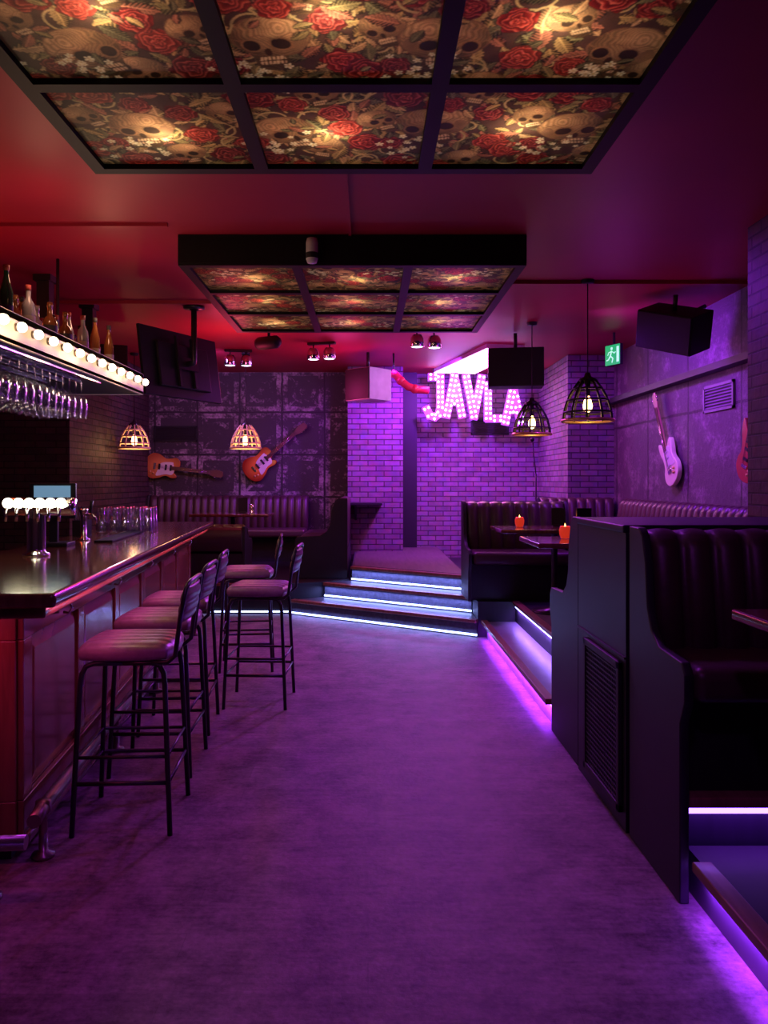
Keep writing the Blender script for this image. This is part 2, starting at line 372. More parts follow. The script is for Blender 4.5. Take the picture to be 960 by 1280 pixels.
dv = thing('booth_divider', 'black wooden divider box with a large mesh grille beside the aisle', 'divider', (1.10,3.28,0))
MB().box(0,1.3,0,.74,.345,1.28).box(0,.04,0,.74,0,.345).build('body', mdkwood, dv)
MB().box(-.012,1.3,-.0,.74,1.28,1.315).build('top_board', mdkwood, dv, bevel=.008)
MB().box(-.008,0,.0,.74,.74,.75).build('panel_moulding', mdkwood, dv)
g = MB(); y0,y1,z0,z1 = .04,.585,.07,.72
g.box(-.02,0,y0,y1,z0,z0+.035).box(-.02,0,y0,y1,z1-.035,z1).box(-.02,0,y0,y0+.035,z0,z1).box(-.02,0,y1-.035,y1,z0,z1)
gf = g.build('grille_frame', mblack, dv, bevel=.004)
g = MB(); k = 24
for i in range(1, k):
    y = y0+(y1-y0)*i/k; g.box(-.012,-.007,y-.003,y+.003,z0+.03,z1-.03)
k = 28
for i in range(1, k):
    z = z0+(z1-z0)*i/k; g.box(-.014,-.009,y0+.03,y1-.03,z-.003,z+.003)
g.build('mesh_grille', mgrille, gf)

# ------------------------------------------------------------------ tables
def table(label, cx, cy, w, d, z, h):
    t = thing('pub_table', label, 'table', (cx,cy,z))
    MB().box(-w/2,w/2,-d/2,d/2,h-.035,h).build('tabletop', mtop, t, bevel=.008)
    MB().lathe([(.001,.012),(.19,.012),(.19,.02),(.05,.035),(.028,.06),(.028,h-.06),(.1,h-.04),(.1,h-.035)], n=20).build('pedestal', mmetal, t)
    MB().lathe([(.001,.001),(.2,.001),(.2,.012),(.001,.012)], n=24).build('base', mmetal, t)
    return t
table('dark booth table with a red candle in front of the stage-side sofa', 1.66, 6.85, 1.05, .6, .34, .75)
table('dark booth table with a candle behind the divider', 1.68, 5.42, 1.1, .66, .34, .75)
table('near dark table corner at the right edge of the picture', 2.0, 2.30, 1.66, .36, .34, .75)
table('dark table in the corner booth behind the bar stools', -1.75, 9.95, 1.0, .6, .34, .75)
def candle(label, x, y, z):
    t = thing('candle_jar', label, 'candle', (x,y,z))
    MB().lathe([(.001,.0),(.03,.002),(.040,.03),(.043,.06),(.036,.085),(.033,.09),(.030,.085),(.037,.06),(.035,.03),(.001,.010)], n=16).build('jar', mcandle, t)
    MB().lathe([(.0005,.05),(.010,.065),(.006,.09),(.0005,.11)], n=10).build('flame', mflame, t)
    light('POINT', 'candle_light', (x,y,z+.15), (1,.25,.06), .4, .03)
candle('red glowing candle jar on the table before the stage-side sofa', 1.36, 6.90, 1.092)
candle('red glowing candle jar on the table behind the divider', 1.41, 5.50, 1.092)
def menu(label, x, y, z, rz, h=.2):
    t = thing('menu_holder', label, 'menu', (x,y,z), rz)
    MB().box(-.045,.045,-.02,.02,0,.02).build('foot', mblack, t, bevel=.003)
    MB().box(-.06,.06,-.006,.006,.01,h).build('card', mplastic, t)
menu('black menu card standing beside the candle behind the divider', 1.53, 5.45, 1.092, .3, .22)
menu('black menu card standing on the table before the stage-side sofa', 1.72, 6.95, 1.092, -.2, .17)
menu('small black menu card on the corner booth table', -1.62, 9.95, 1.092, .1, .2)
t = thing('drinking_glass', 'small glass standing on the corner booth table', 'glass', (-1.5,9.9,1.092))
MB().lathe([(.001,0),(.028,0),(.035,.12),(.033,.12),(.026,.01),(.001,.01)], n=12).build('glass_body', mglass2, t)

# ------------------------------------------------------------------ bar counter
bar = thing('bar_counter', 'long mahogany bar counter with a dark polished top on the left', 'bar', (-1.12,2.75,0), .0866)
MB().box(-.85,0,0,4.97,1.045,1.10).build('bar_top', mtop, bar, bevel=.02, seg=4)
MB().box(-.82,-.05,.05,4.93,1.0,1.045).build('top_moulding', mmahog, bar, bevel=.012)
MB().box(-.80,-.23,.29,4.85,.10,1.0).build('body', mmahog, bar)
MB().box(-.78,-.27,.33,4.82,0,.10).build('plinth', mblack, bar)
fr = MB(); BX = -.23
fr.box(BX,BX+.025,.28,4.86,.88,1.0).box(BX,BX+.025,.28,4.86,.10,.25)
npan = 6; L0, L1 = .28, 4.86; wst = .1
for i in range(npan+1):
    y = L0+(L1-L0-wst)*i/npan; fr.box(BX,BX+.025,y,y+wst,.25,.88)
fr.box(-.80,BX,.265,.29,.88,1.0).box(-.80,BX,.265,.29,.10,.25).box(-.80,-.72,.265,.29,.25,.88).box(BX-.08,BX,.265,.29,.25,.88)
fr.build('panel_frame', mmahog, bar, bevel=.005)
for i in range(npan):
    ya = L0+(L1-L0-wst)*i/npan+wst; yb = L0+(L1-L0-wst)*(i+1)/npan
    mm = MB(); a, b = ya+.045, yb-.045
    mm.add([(BX,ya+.01,.26),(BX,yb-.01,.26),(BX,yb-.01,.87),(BX,ya+.01,.87),(BX+.018,a,.31),(BX+.018,b,.31),(BX+.018,b,.82),(BX+.018,a,.82)],
           [(0,1,5,4),(1,2,6,5),(2,3,7,6),(3,0,4,7),(4,5,6,7)])
    mm.build('raised_panel', mmahog, bar)
MB().box(BX,BX+.045,.27,4.87,.075,.115).build('base_moulding', mmahog, bar, bevel=.01)
for i in range(5):
    y = .75+i*.95
    MB().tube([(BX+.02,y,.96),(BX+.06,y,.955),(BX+.075,y,.93),(BX+.06,y,.905),(BX+.035,y,.91)],.006,8).build('hook', mchrome, bar)
MB().tube([(-.95,.03,.2),(-.11,.03,.2)],.027,12).build('foot_rail', mbronze, bar)
MB().tube([(-.14,.20,.2),(-.15,.32,.2),(-.15,4.85,.2)],.027,12).build('foot_rail', mbronze, bar)
for x, y in ((-.24,.03),(-.15,.34),(-.15,1.55),(-.15,2.75),(-.15,3.9),(-.15,4.8)):
    MB().lathe([(.001,0),(.045,0),(.045,.015),(.018,.025),(.016,.17),(.030,.18),(.030,.225),(.001,.23)], (x,y,0), 14).build('rail_post', mbronze, bar)

def barpt(lx, ly): 
    c, s = math.cos(.0866), math.sin(.0866)
    return (-1.12+lx*c-ly*s, 2.75+lx*s+ly*c)

bc = thing('back_counter', 'dark back counter with doors behind the bar', 'cabinet', (-4.59,2.0,0))
MB().box(0,.6,0,6.0,.1,.86).build('body', mdkwood, bc)
MB().box(0,.64,-.02,6.02,.86,.9).build('worktop', mblack, bc, bevel=.005)
MB().box(0,.55,.02,5.98,0,.1).build('plinth', mblack, bc)
for i in range(6):
    d_ = MB().box(.6,.62,i*1.0+.02,i*1.0+.98,.12,.84).build('door', mdkwood, bc, bevel=.004)
    MB().tube([(.62,i+.86,.5),(.65,i+.86,.52),(.65,i+.86,.68),(.62,i+.86,.7)],.006,6).build('handle', mchrome, d_)

tx, ty = -1.79, 4.15
tp = thing('beer_tap', 'chrome beer tap tower with a row of glowing round badges', 'beer tap', (tx,ty,1.10), .05)
MB().lathe([(.001,0),(.07,0),(.07,.012),(.05,.02),(.048,.04),(.048,.24),(.05,.25)], n=24).build('column', mchrome, tp)
MB().lathe([(.001,-.19),(.045,-.185),(.05,-.17),(.05,.17),(.045,.185),(.001,.19)], (.02,0,.265), 20, axis='x').build('manifold', mchrome, tp)
for i in range(6):
    x = -.12+i*.055
    MB().lathe([(.001,-.014),(.024,-.011),(.029,0),(.024,.008),(.001,.01)], (x,-.075,.285), 18, axis='y').build('glowing_badge', mtapglow, tp)
    MB().tube([(x,-.05,.265),(x,-.10,.255),(x,-.105,.19)],.009,8).build('spout', mchrome, tp)
light('POINT','tap_light',(tx,ty-.2,1.42),(1,.85,.5),1.0,.05)
tag(MB().box(-.06,.06,-.55,.55,0,.014).build('bar_mat', mrubber, None, bevel=.004, loc=(*barpt(-.42,2.9),1.10), rot=(0,0,.0866)), 'long black rubber mat lying on the polished bar top', 'bar mat')
pos = thing('till_screen', 'touch till with a pale blue screen behind the tap tower', 'till', (*barpt(-.66,2.1),1.10), .08)
MB().box(-.11,.11,-.09,.09,0,.025).build('foot', mplastic, pos, bevel=.006)
MB().box(-.025,.025,.0,.03,.02,.22).build('stand', mplastic, pos)
sc = MB().box(-.14,.14,-.018,.012,.17,.39).build('casing', mplastic, pos, bevel=.006)
MB().box(-.11,.11,-.021,-.018,.25,.375).build('screen', mscreen, sc)
MB().box(-.05,.05,-.0225,-.021,.27,.278).build('text_line', mwhite_e, sc)
pg = None
for i in range(5):
    for j in range(3):
        x, y = barpt(-.66+i*.088, 3.25+j*.11+(i % 2)*.03)
        if pg is None:
            pg = thing('pint_glass', 'upturned clear pint glass in the cluster at the rear of the bar top', 'glass', (x,y,1.10), 0, 'pint glasses on the bar')
            MB().lathe([(.001,.195),(.028,.195),(.030,.20),(.032,.19),(.038,.02),(.040,0),(.038,0),(.036,.02),(.028,.185),(.001,.188)], n=14).build('glass_body', mglass2, pg)
        else: dup(pg, (x,y,1.10))
light('POINT','glass_fill_light',(*barpt(-.3,2.9),1.5),(.85,.65,1),4,.05)  # added fill that brightens the pint glasses, not a real source
bx = thing('straw_box', 'black caddy of straws standing next to the pint glasses', 'caddy', (*barpt(-.72,2.95),1.10), .0866)
MB().box(-.05,.05,-.07,.07,0,.12).box(-.04,.04,-.05,.05,.12,.121).build('box', mplastic, bx, bevel=.004)
for k in range(7):
    MB().tube([(-.03+k*.01,-.04+.012*k,.05),(-.05+k*.016,-.05+.014*k,.22)],.003,6).build('straw', mplastic, bx)
t2 = thing('tap_pillar', 'slim chrome tap pillar on the far part of the bar', 'beer tap', (*barpt(-.6,2.55),1.10), .08)
MB().lathe([(.001,0),(.045,0),(.045,.01),(.022,.02),(.02,.18),(.03,.2),(.03,.215),(.001,.22)], n=18).build('column', mchrome, t2)
MB().tube([(0,0,.17),(.06,-.02,.18),(.09,-.03,.15),(.09,-.03,.11)],.008,8).build('spout', mchrome, t2)
MB().tube([(.05,-.015,.18),(.06,-.02,.27)],[.007,.013],8).build('handle', mplastic, t2)

# ------------------------------------------------------------------ hanging bulb shelf
sh = thing('hanging_shelf', 'hanging bar shelf edged with a row of warm round bulbs', 'shelf', (-1.70,2.9,2.16))
MB().box(-.66,0,0,2.92,.12,.15).box(-.66,0,0,2.92,0,.02).box(-.66,-.64,0,2.92,.02,.12).build('shelf_board', mdkwood, sh)
MB().box(-.02,0,0,2.92,-.005,.155).box(-.66,-.02,2.9,2.92,-.005,.155).build('edge_board', mcream, sh, bevel=.004)
for i in range(15):
    y = .25+i*.187
    bb = MB().ball((0,0,0),.025).build('bulb', mbulb, sh, loc=(.03,y,.085))
    MB().lathe([(.001,0),(.02,0),(.02,.012),(.014,.02)], (0,0,0), 12, axis='x').build('bulb_socket', mbronze, bb, loc=(-.033,0,0))
for y in (.4,2.8):
    MB().tube([(-.6,y,.15),(-.6,y,CZ-2.16)],.012,8).build('hanging_rod', mmetal, sh)
for i in range(4):
    x = -.05-i*.115
    MB().box(x-.012,x+.012,.1,2.1,-.022,-.012).box(x-.003,x+.003,.1,2.1,-.012,0).build('glass_rail', mchrome, sh)
for y in (3.6,4.4,5.2): light('POINT','shelf_bulb_light',(-1.56,y,2.18),(1,.66,.38),3.0,.05)
for y in (4.3,5.4): light('POINT','bottle_fill_light',(-1.82,y,2.72),(1,.5,.3),2.4,.06)  # added fill points so the bottles show, no lamp of their own
wg = None
for i in range(3):
    for j in range(19):
        x = -1.81-i*.115; y = 3.12+j*.096+random.uniform(-.004,.004)
        if wg is None:
            wg = thing('wine_glass', 'wine glass hanging upside down under the bulb shelf', 'glass', (x,y,2.158), 0, 'wine glasses hanging from the rack')
            MB().lathe([(.001,-.006),(.036,-.005),(.036,-.002),(.006,-.010),(.0035,-.02),(.0035,-.105),(.012,-.115),(.034,-.14),(.042,-.18),(.039,-.23),(.033,-.262),(.031,-.262),(.037,-.23),(.040,-.18),(.032,-.142),(.001,-.118)], n=16).build('bowl_and_stem', mglass, wg)
        else: dup(wg, (x,y,2.158))
rs = thing('rear_hanging_shelf', 'dark back shelf hung from the ceiling on two short posts', 'shelf', (-2.59,5.4,2.34))
MB().box(-.16,.16,0,2.0,0,.05).build('shelf_board', mdkwood, rs, bevel=.005)
for y in (.77,1.74):
    MB().box(-.05,.05,y-.05,y+.05,.05,.81).build('post', mdkwood, rs)
    MB().box(-.07,.07,y-.07,y+.07,.76,.81).build('post_cap', mdkwood, rs)
bm_cols = [('dark green',(.02,.07,.03)),('amber brown',(.22,.08,.025)),('nearly black',(.015,.015,.018)),('clear',(.35,.34,.36)),('deep red',(.16,.015,.015))]
bmats = [M('bottle_'+c.replace(' ','_'), k, .12, var=.1, coat=.5) for c, k in bm_cols]
blab = [M('label_cream',(.5,.45,.36),.6), M('label_red',(.3,.04,.03),.6), M('label_black',(.04,.04,.04),.6)]
profs = [[(.001,0),(.036,0),(.038,.01),(.038,.17),(.034,.2),(.014,.235),(.013,.29),(.015,.295),(.015,.305),(.001,.306)],
         [(.001,0),(.042,0),(.044,.01),(.044,.14),(.036,.17),(.016,.19),(.014,.24),(.017,.245),(.017,.27),(.001,.271)],
         [(.001,0),(.034,0),(.035,.01),(.035,.2),(.02,.26),(.013,.29),(.013,.33),(.015,.332),(.015,.345),(.001,.346)]]
ordn = ['first','second','third','fourth','fifth','sixth','seventh','eighth','ninth','tenth','eleventh','twelfth','thirteenth','fourteenth','fifteenth','sixteenth','seventeenth','eighteenth','nineteenth','twentieth','twenty-first','twenty-second']
def bottle(label, loc, k, c, group):
    t = thing('bottle', label, 'bottle', loc, random.random()*6, group)
    MB().lathe(profs[k], n=14).build('glass_body', bmats[c], t)
    r = [.0386,.0446,.0356][k]
    MB().lathe([(r,.05),(r,.13)], n=14).build('paper_label', blab[(c+k) % 3], t)
    top = profs[k][-1][1]
    MB().lathe([(.001,top+.002),(.016,top+.002),(.016,top-.03),(.0145,top-.03)], n=10).build('cap', blab[(c+1) % 3], t)
for i in range(22):
    k = random.choice((0,1,1,2)); c = random.randrange(5); y = 3.85+i*.089
    bottle('%s bottle, %s from the near end of the row above the bulbs' % (bm_cols[c][0], ordn[i]), (-1.93-.12*(i % 3)+random.uniform(-.008,.008), y, 2.312), k, c, 'bottles on the bulb shelf')
for i in range(9):
    k = random.randrange(3); c = random.randrange(5)
    bottle('%s bottle, %s along the rear hanging shelf' % (bm_cols[c][0], ordn[i]), (-2.485, 5.5+i*.2, 2.392), k, c, 'bottles on the rear shelf')

# ------------------------------------------------------------------ bar stools
def make_stool(label):
    t = thing('bar_stool', label, 'bar stool', (0,0,0), 0, 'bar stools')
    vs = []; fs = []; n = 49
    for j in range(n):
        for i in range(n):
            u = i/(n-1)*2-1; v = j/(n-1)*2-1
            x = .212*u*math.sqrt(1-.22*v*v); y = .207*v*math.sqrt(1-.22*u*u); r = max(abs(u),abs(v))
            g_ = max(0, 1-abs(((y+.41) % .068)-.034)/.012)
            vs.append((x, y, .808-.030*r**9-.011*g_*(1-r**6)+.004*(1-r*r)))
    for j in range(n-1):
        for i in range(n-1): p = j*n+i; fs.append((p,p+1,p+1+n,p+n))
    edge = [i for i in range(n)]+[j*n+n-1 for j in range(1,n)]+[(n-1)*n+i for i in range(n-2,-1,-1)]+[j*n for j in range(n-2,0,-1)]
    b0 = len(vs)
    for e in edge: vs.append((vs[e][0]*1.0, vs[e][1]*1.0, .758))
    b1 = len(vs)
    for e in edge: vs.append((vs[e][0]*.96, vs[e][1]*.96, .738))
    m_ = len(edge)
    for k in range(m_):
        l = (k+1) % m_; fs.append((edge[k],edge[l],b0+l,b0+k)); fs.append((b0+k,b0+l,b1+l,b1+k))
    fs.append([b1+k for k in range(m_)])
    MB().add(vs, fs, True).build('seat', mseat, t)
    for sx in (-1,1):
        for sy in (-1,1):
            MB().tube([(sx*.205,sy*.21,0),(sx*.178,sy*.185,.63),(sx*.172,sy*.18,.68),(sx*.155,sy*.178,.713),(sx*.12,sy*.176,.725),(0,sy*.176,.725)],.0115,10).build('leg', mmetal, t)
    def lp_(z): f = 1-z/.62; return .178+.027*f, .185+.025*f
    a, b = lp_(.22)
    MB().tube([(-a,-b,.22),(a,-b,.22),(a,b,.22),(-a,b,.22)],.010,8,closed=True).build('footrest', mmetal, t)
    a, b = lp_(.33)
    MB().tube([(-a,-b,.33),(a,-b,.33),(a,b,.33),(-a,b,.33)],.008,8,closed=True).build('stretcher', mmetal, t)
    for sx in (-.12,.12):
        MB().tube([(sx,-.176,.727),(sx,.176,.727)],.01,8).build('seat_rail', mmetal, t)
    MB().tube([(.10,-.175,.725),(.19,-.182,.728),(.222,-.186,.755),(.245,-.188,.93),(.265,-.182,1.035),(.272,-.16,1.058),(.276,-.1,1.066),(.278,0,1.068),(.276,.1,1.066),(.272,.16,1.058),(.265,.182,1.035),(.245,.188,.93),(.222,.186,.755),(.19,.182,.728),(.10,.175,.725)],.0105,8).build('back_frame', mmetal, t)
    vs = []; fs = []; ny, nz = 12, 18
    for side in (0,1):
        for j in range(nz+1):
            for i in range(ny+1):
                u = i/ny*2-1; w = j/nz*2-1; z = .965+w*.080; y = u*.176
                base = .238+(z-.93)*.18+.014*(1-u*u)
                th = .022*(max(0,(1-u**4))*max(0,(1-w**4)))**.5+.002
                th += -.007*max(0,1-abs(((z*19) % 1)-.5)/.25)
                vs.append((base+(th if side else -th), y, z))
    W = ny+1; o2 = W*(nz+1)
    for j in range(nz):
        for i in range(ny):
            p = j*W+i; fs.append((p,p+1,p+1+W,p+W)); fs.append((o2+p,o2+p+W,o2+p+1+W,o2+p+1))
    for i in range(ny):
        fs.append((i,o2+i,o2+i+1,i+1)); p = nz*W+i; fs.append((p,p+1,o2+p+1,o2+p))
    for j in range(nz):
        p = j*W; fs.append((p,p+W,o2+p+W,o2+p)); p = j*W+ny; fs.append((p,o2+p,o2+p+W,p+W))
    MB().add(vs, fs, True).build('backrest', mbackp, t)
    return t
s0 = make_stool('worn leather bar stool nearest the camera at the bar')
s0.location = (-1.055,3.46,0); s0.rotation_euler = (0,0,.05)
for x, y, r, lb in ((-1.11,4.10,.02,'leather bar stool, second in the row along the bar'),
                    (-1.16,4.74,.06,'leather bar stool, third in the row along the bar'),
                    (-.74,5.27,-.04,'leather bar stool pulled out furthest into the aisle'),
                    (-.98,6.25,.1,'leather bar stool furthest from the camera behind the pulled out one')):
    dup(s0, (x,y,0), lb, (0,0,r))

# ------------------------------------------------------------------ ceiling light boxes with printed panels
NC = 240; NN = NC*3
def smooth_noise(k):
    a = rng.rand(k,k); i = np.linspace(0,k-1.001,NN); i0 = i.astype(int); f = i-i0
    r = a[i0]*(1-f)[:,None]+a[i0+1]*f[:,None]; return r[:,i0]*(1-f)[None]+r[:,i0+1]*f[None]
def paint():
    yy, xx = np.mgrid[0:NN, 0:NN].astype(np.float64)/NC
    img = np.zeros((NN,NN,3)); img[:] = (.04,.020,.014)
    def win(cx, cy, R):
        x0 = max(0,int((cx-R)*NC)); x1 = min(NN,int((cx+R)*NC)+1); y0 = max(0,int((cy-R)*NC)); y1 = min(NN,int((cy+R)*NC)+1)
        return slice(y0,max(y0,y1)), slice(x0,max(x0,x1))
    def frame(cx, cy, a, R):
        w = win(cx,cy,R); dx, dy = xx[w]-cx, yy[w]-cy; c, s = math.cos(a), math.sin(a); return img[w], dx*c+dy*s, -dx*s+dy*c
    def put(im, mask, col):
        col = np.asarray(col); im[mask] = col[mask] if col.ndim == 3 else col
    def leaf(cx, cy, L, a, col):
        im, u, v = frame(cx, cy, a, L*1.1)
        if im.size == 0: return
        u = u/L; w = .24*L*np.sin(np.clip(u,0,1)*PI)**.8*(1+.15*np.sin(u*45)); m = (u>0)&(u<1)&(np.abs(v)<w)
        sh = .5+.5*np.clip(v/(w+1e-6),-1,1); vein = (np.abs(v)<.004)|((np.abs(((u*9+np.abs(v)/L*6)%1)-.5)<.1)&m)
        c = np.array(col)[None,None]*sh[...,None]; c = np.where(vein[...,None], np.array(col)*1.4, c); put(im, (np.abs(v)<w+.006)&(u>-.02)&(u<1.03), np.array((.02,.012,.008))); put(im, m, c)
    def rose(cx, cy, R, a, base):
        im, u, v = frame(cx, cy, a, R*1.2)
        if im.size == 0: return
        r = np.hypot(u,v)/R; th = np.arctan2(v,u)
        lim = .90+.08*np.sin(5*th)+.05*np.sin(9*th+a)
        put(im, r < lim+.04, np.array((.025,.01,.008)))
        m = r < lim
        ph = r*3.8+.36*np.sin(3*th+r*6)+th/(2*PI)+.16*np.sin(7*th+a)
        f = ph % 1; edge = np.clip((f-.70)/.3,0,1); k = .15+.6*f**1.5*(1-.3*r); hat = .8+.2*np.sin(th*40+r*30)
        c = np.array(base)[None,None]*(k*hat)[...,None]+edge[...,None]*np.array((.16,.06,.04)); put(im, m, c)
    def skull(cx, cy, s_, a, flip=1):
        im, u, v = frame(cx, cy, a, s_*.8)
        if im.size == 0: return
        u = u/s_*flip; v = v/s_
        e_ = ((u+.05)/.52)**2+((v-.16)/.46)**2
        cr = e_ < 1+.05*np.sin(np.arctan2(v,u)*7)
        ck = (np.abs(u-.05)<.32+.3*v)&(v<.05)&(v>-.40)
        jaw = ((u-.05)/.24)**2+((v+.42)/.20)**2 < 1
        m = cr|ck|jaw
        d1 = np.hypot(u+.22, v-.34)
        hat = .5+.5*np.sin(d1*110+3*np.sin(u*15)+2*np.sin(v*23)); shd = np.clip(1.0-1.2*d1,.14,1)
        c = np.array((.42,.24,.11))[None,None]*(shd*(.5+.5*hat))[...,None]; put(im, m, c)
        put(im, cr&(e_>.9), np.array((.10,.05,.025)))
        for ex, ew in ((-.15,.13),(.24,.11)):
            d = ((u-ex)/ew)**2+((v-.0-.1*(u-ex))/.12)**2; put(im,(d<1.6)&m, np.array((.15,.08,.035))); put(im,d<1, np.array((.018,.01,.006)))
        put(im,((u-.06)/.05)**2+((v+.17)/.09)**2<1, np.array((.02,.01,.005)))
        tee = (np.abs(u-.05)<.19-.2*np.abs(v+.36))&(v<-.28)&(v>-.46)
        tc = np.where((np.abs(((u*18+3*v)%1)-.5)<.34)[...,None]&(np.abs(v+.37+.3*(u-.05)**2)>.014)[...,None], np.array((.38,.26,.14)), np.array((.04,.02,.01))); put(im, tee, tc)
        put(im,(np.abs(v-.17-.05*np.sin(u*14))<.010)&cr, np.array((.13,.065,.03)))
        put(im,(np.abs(v-.40-.05*np.sin(u*22))<.007)&cr, np.array((.2,.11,.05)))
        put(im,(((u+.40)/.10)**2+((v+.02)/.17)**2<1)&m, np.array((.13,.07,.035)))
    def blossom(cx, cy, R):
        im, u, v = frame(cx, cy, rng.rand()*6, R*1.1)
        if im.size == 0: return
        r = np.hypot(u,v)/R; th = np.arctan2(v,u)
        m = r < .3+.7*np.abs(np.cos(2.5*th)); put(im, m, np.array((.62,.58,.36))[None,None]*(.4+.6*r)[...,None]); put(im, r<.24, np.array((.36,.22,.05)))
    greens = [(.13,.10,.04),(.09,.08,.035),(.20,.13,.05),(.07,.06,.03),(.25,.15,.07),(.18,.07,.04)]
    U = lambda: rng.rand()*3.1-.05
    for i in range(1300): leaf(U(), U(), .09+.11*rng.rand(), rng.rand()*6.28, greens[rng.randint(6)])
    for i in range(130):
        im, u, v = frame(U(), U(), rng.rand()*6, .2); r = np.hypot(u,v); put(im,(np.abs(r-.08-.016*np.arctan2(v,u))<.006)&(u>-.05), np.array((.26,.19,.08)))
    reds = [(.38,.032,.022),(.30,.025,.02),(.42,.05,.032),(.27,.035,.028)]
    for j in range(4):
        for i in range(4):
            ox, oy = i*.8-.05, j*.8-.05; sft = .10*math.sin(i*2.1+j*1.7); fl = 1 if (i+j) % 2 else -1; k = .8
            skull(ox+k*.80, oy+k*.26+sft, .24, -.3*fl, fl)
            skull(ox+k*.22, oy+k*.86+sft*.5, .22, .4, -fl)
            for q in range(6): leaf(ox+k*rng.rand(), oy+k*rng.rand(), .10+.10*rng.rand(), rng.rand()*6.28, greens[rng.randint(6)])
            rose(ox+k*.12, oy+k*.36-sft, .12, rng.rand()*6, reds[rng.randint(4)])
            rose(ox+k*.98, oy+k*.60+sft, .11, rng.rand()*6, reds[rng.randint(4)])
            skull(ox+k*.56, oy+k*.66-sft*.5, .36, .22*math.sin(i+2*j)+.1, fl)
            rose(ox+k*.38, oy+k*.16+sft*.3, .12, rng.rand()*6, reds[rng.randint(4)])
            rose(ox+k*.90, oy+k*.93, .10, rng.rand()*6, reds[rng.randint(4)])
            rose(ox+k*.30, oy+k*.46, .09, rng.rand()*6, reds[rng.randint(4)])
            rose(ox+k*.62, oy+k*.05, .09, rng.rand()*6, reds[rng.randint(4)])
            for q in range(14): leaf(ox+k*rng.rand(), oy+k*rng.rand(), .06+.07*rng.rand(), rng.rand()*6.28, greens[rng.randint(6)])
            for q in range(18): blossom(ox+k*.45+.11*rng.randn(), oy+k*.40+.07*rng.randn(), .016+.011*rng.rand())
    img *= (.70+.5*smooth_noise(70))[...,None]
    for ax in (0,1): img = (np.roll(img,1,ax)+2*img+np.roll(img,-1,ax))/4
    img *= (.88+.24*rng.rand(NN,NN))[...,None]
    return np.clip(img,0,1)
img = paint()
def panel_material():
    m, nt, p, n, l = new('backlit_printed_panel'); n.remove(p); out = n['Material Output']
    at = n.new('ShaderNodeVertexColor'); at.layer_name = 'Col'
    tr = n.new('ShaderNodeBsdfTranslucent'); gl = n.new('ShaderNodeBsdfPrincipled'); gl.inputs['Roughness'].default_value = .4
    l.new(at.outputs[0], tr.inputs[0]); l.new(at.outputs[0], gl.inputs['Base Color'])
    l.new(at.outputs[0], gl.inputs['Emission Color']); gl.inputs['Emission Strength'].default_value = .5
    mx = n.new('ShaderNodeMixShader'); mx.inputs[0].default_value = .3
    l.new(tr.outputs[0], mx.inputs[1]); l.new(gl.outputs[0], mx.inputs[2]); l.new(mx.outputs[0], out.inputs[0])
    return m
mpanel = panel_material()
def cell_mesh(i, j, w, d):
    sub = img[j*NC:(j+1)*NC, i*NC:(i+1)*NC]
    xs = np.linspace(-w/2, w/2, NC); ys = np.linspace(d/2, -d/2, NC)
    X, Y = np.meshgrid(xs, ys); co = np.stack([X, Y, np.zeros_like(X)], -1).reshape(-1,3)
    idx = np.arange(NC*NC).reshape(NC,NC)
    q = np.stack([idx[:-1,:-1], idx[:-1,1:], idx[1:,1:], idx[1:,:-1]], -1).reshape(-1,4)
    me = bpy.data.meshes.new('printed_panel'); me.vertices.add(len(co)); me.vertices.foreach_set('co', co.ravel())
    me.loops.add(q.size); me.loops.foreach_set('vertex_index', q.ravel().astype(np.int32))
    me.polygons.add(len(q)); me.polygons.foreach_set('loop_start', np.arange(0,q.size,4,dtype=np.int32)); me.polygons.foreach_set('loop_total', np.full(len(q),4,dtype=np.int32))
    me.update(calc_edges=True)
    ca = me.color_attributes.new('Col','FLOAT_COLOR','POINT'); c = np.ones((NC*NC,4)); c[:,:3] = sub.reshape(-1,3); ca.data.foreach_set('color', c.ravel())
    me.materials.append(mpanel); return me
BW = 2.33; FRW = .062; cw = (BW-4*FRW)/3
cells = {(i,j): cell_mesh(i,j,cw+.02,cw+.02) for i in range(3) for j in range(3)}
def lightbox(label, x0, yfar, power):
    t = thing('ceiling_light_panel', label, 'ceiling light', (x0, yfar-BW, 2.955))
    m = MB().box(0,BW,0,.05,0,.195).box(0,BW,BW-.05,BW,0,.195).box(0,.05,.05,BW-.05,0,.195).box(BW-.05,BW,.05,BW-.05,0,.195)
    m.build('fascia', mframe, t, bevel=.004)
    m = MB()
    for i in range(4):
        a = i*(cw+FRW); m.box(a+(.0 if i else .002), a+FRW-(0 if i<3 else .002), .002, BW-.002, -.012, .022)
        for k in range(3): 
            b0 = k*(cw+FRW)+FRW; m.box(b0, b0+cw, a+.002, a+FRW-.002, -.012, .022)
    m.build('frame_grid', mframe, t)
    for (i,j), me in cells.items():
        o = bpy.data.objects.new('printed_panel', me); C.objects.link(o); o.parent = t
        cx = i*(cw+FRW)+FRW+cw/2; cy = (2-j)*(cw+FRW)+FRW+cw/2
        o.location = (cx, cy, .012)
        light('POINT','panel_lamp',(x0+cx+.04*math.sin(i*5+j), yfar-BW+cy+.05*math.cos(i+j*3), 2.955+.085),(1,.84,.58),power,.02)
    return t
lightbox('large backlit ceiling panel of skulls and roses nearest the camera', -1.28, 3.61, 4.4)
lightbox('backlit skull and rose ceiling panel further down the room', -1.27, 7.46, 3.2)
t = thing('motion_detector', 'small white motion detector on the front of the second ceiling panel', 'detector', (-.37,5.12,3.03), 0)
MB().lathe([(.001,-.09),(.03,-.085),(.04,-.06),(.04,.05),(.034,.075),(.001,.08)], (0,-.04,0), 16).build('housing', mwhite, t)
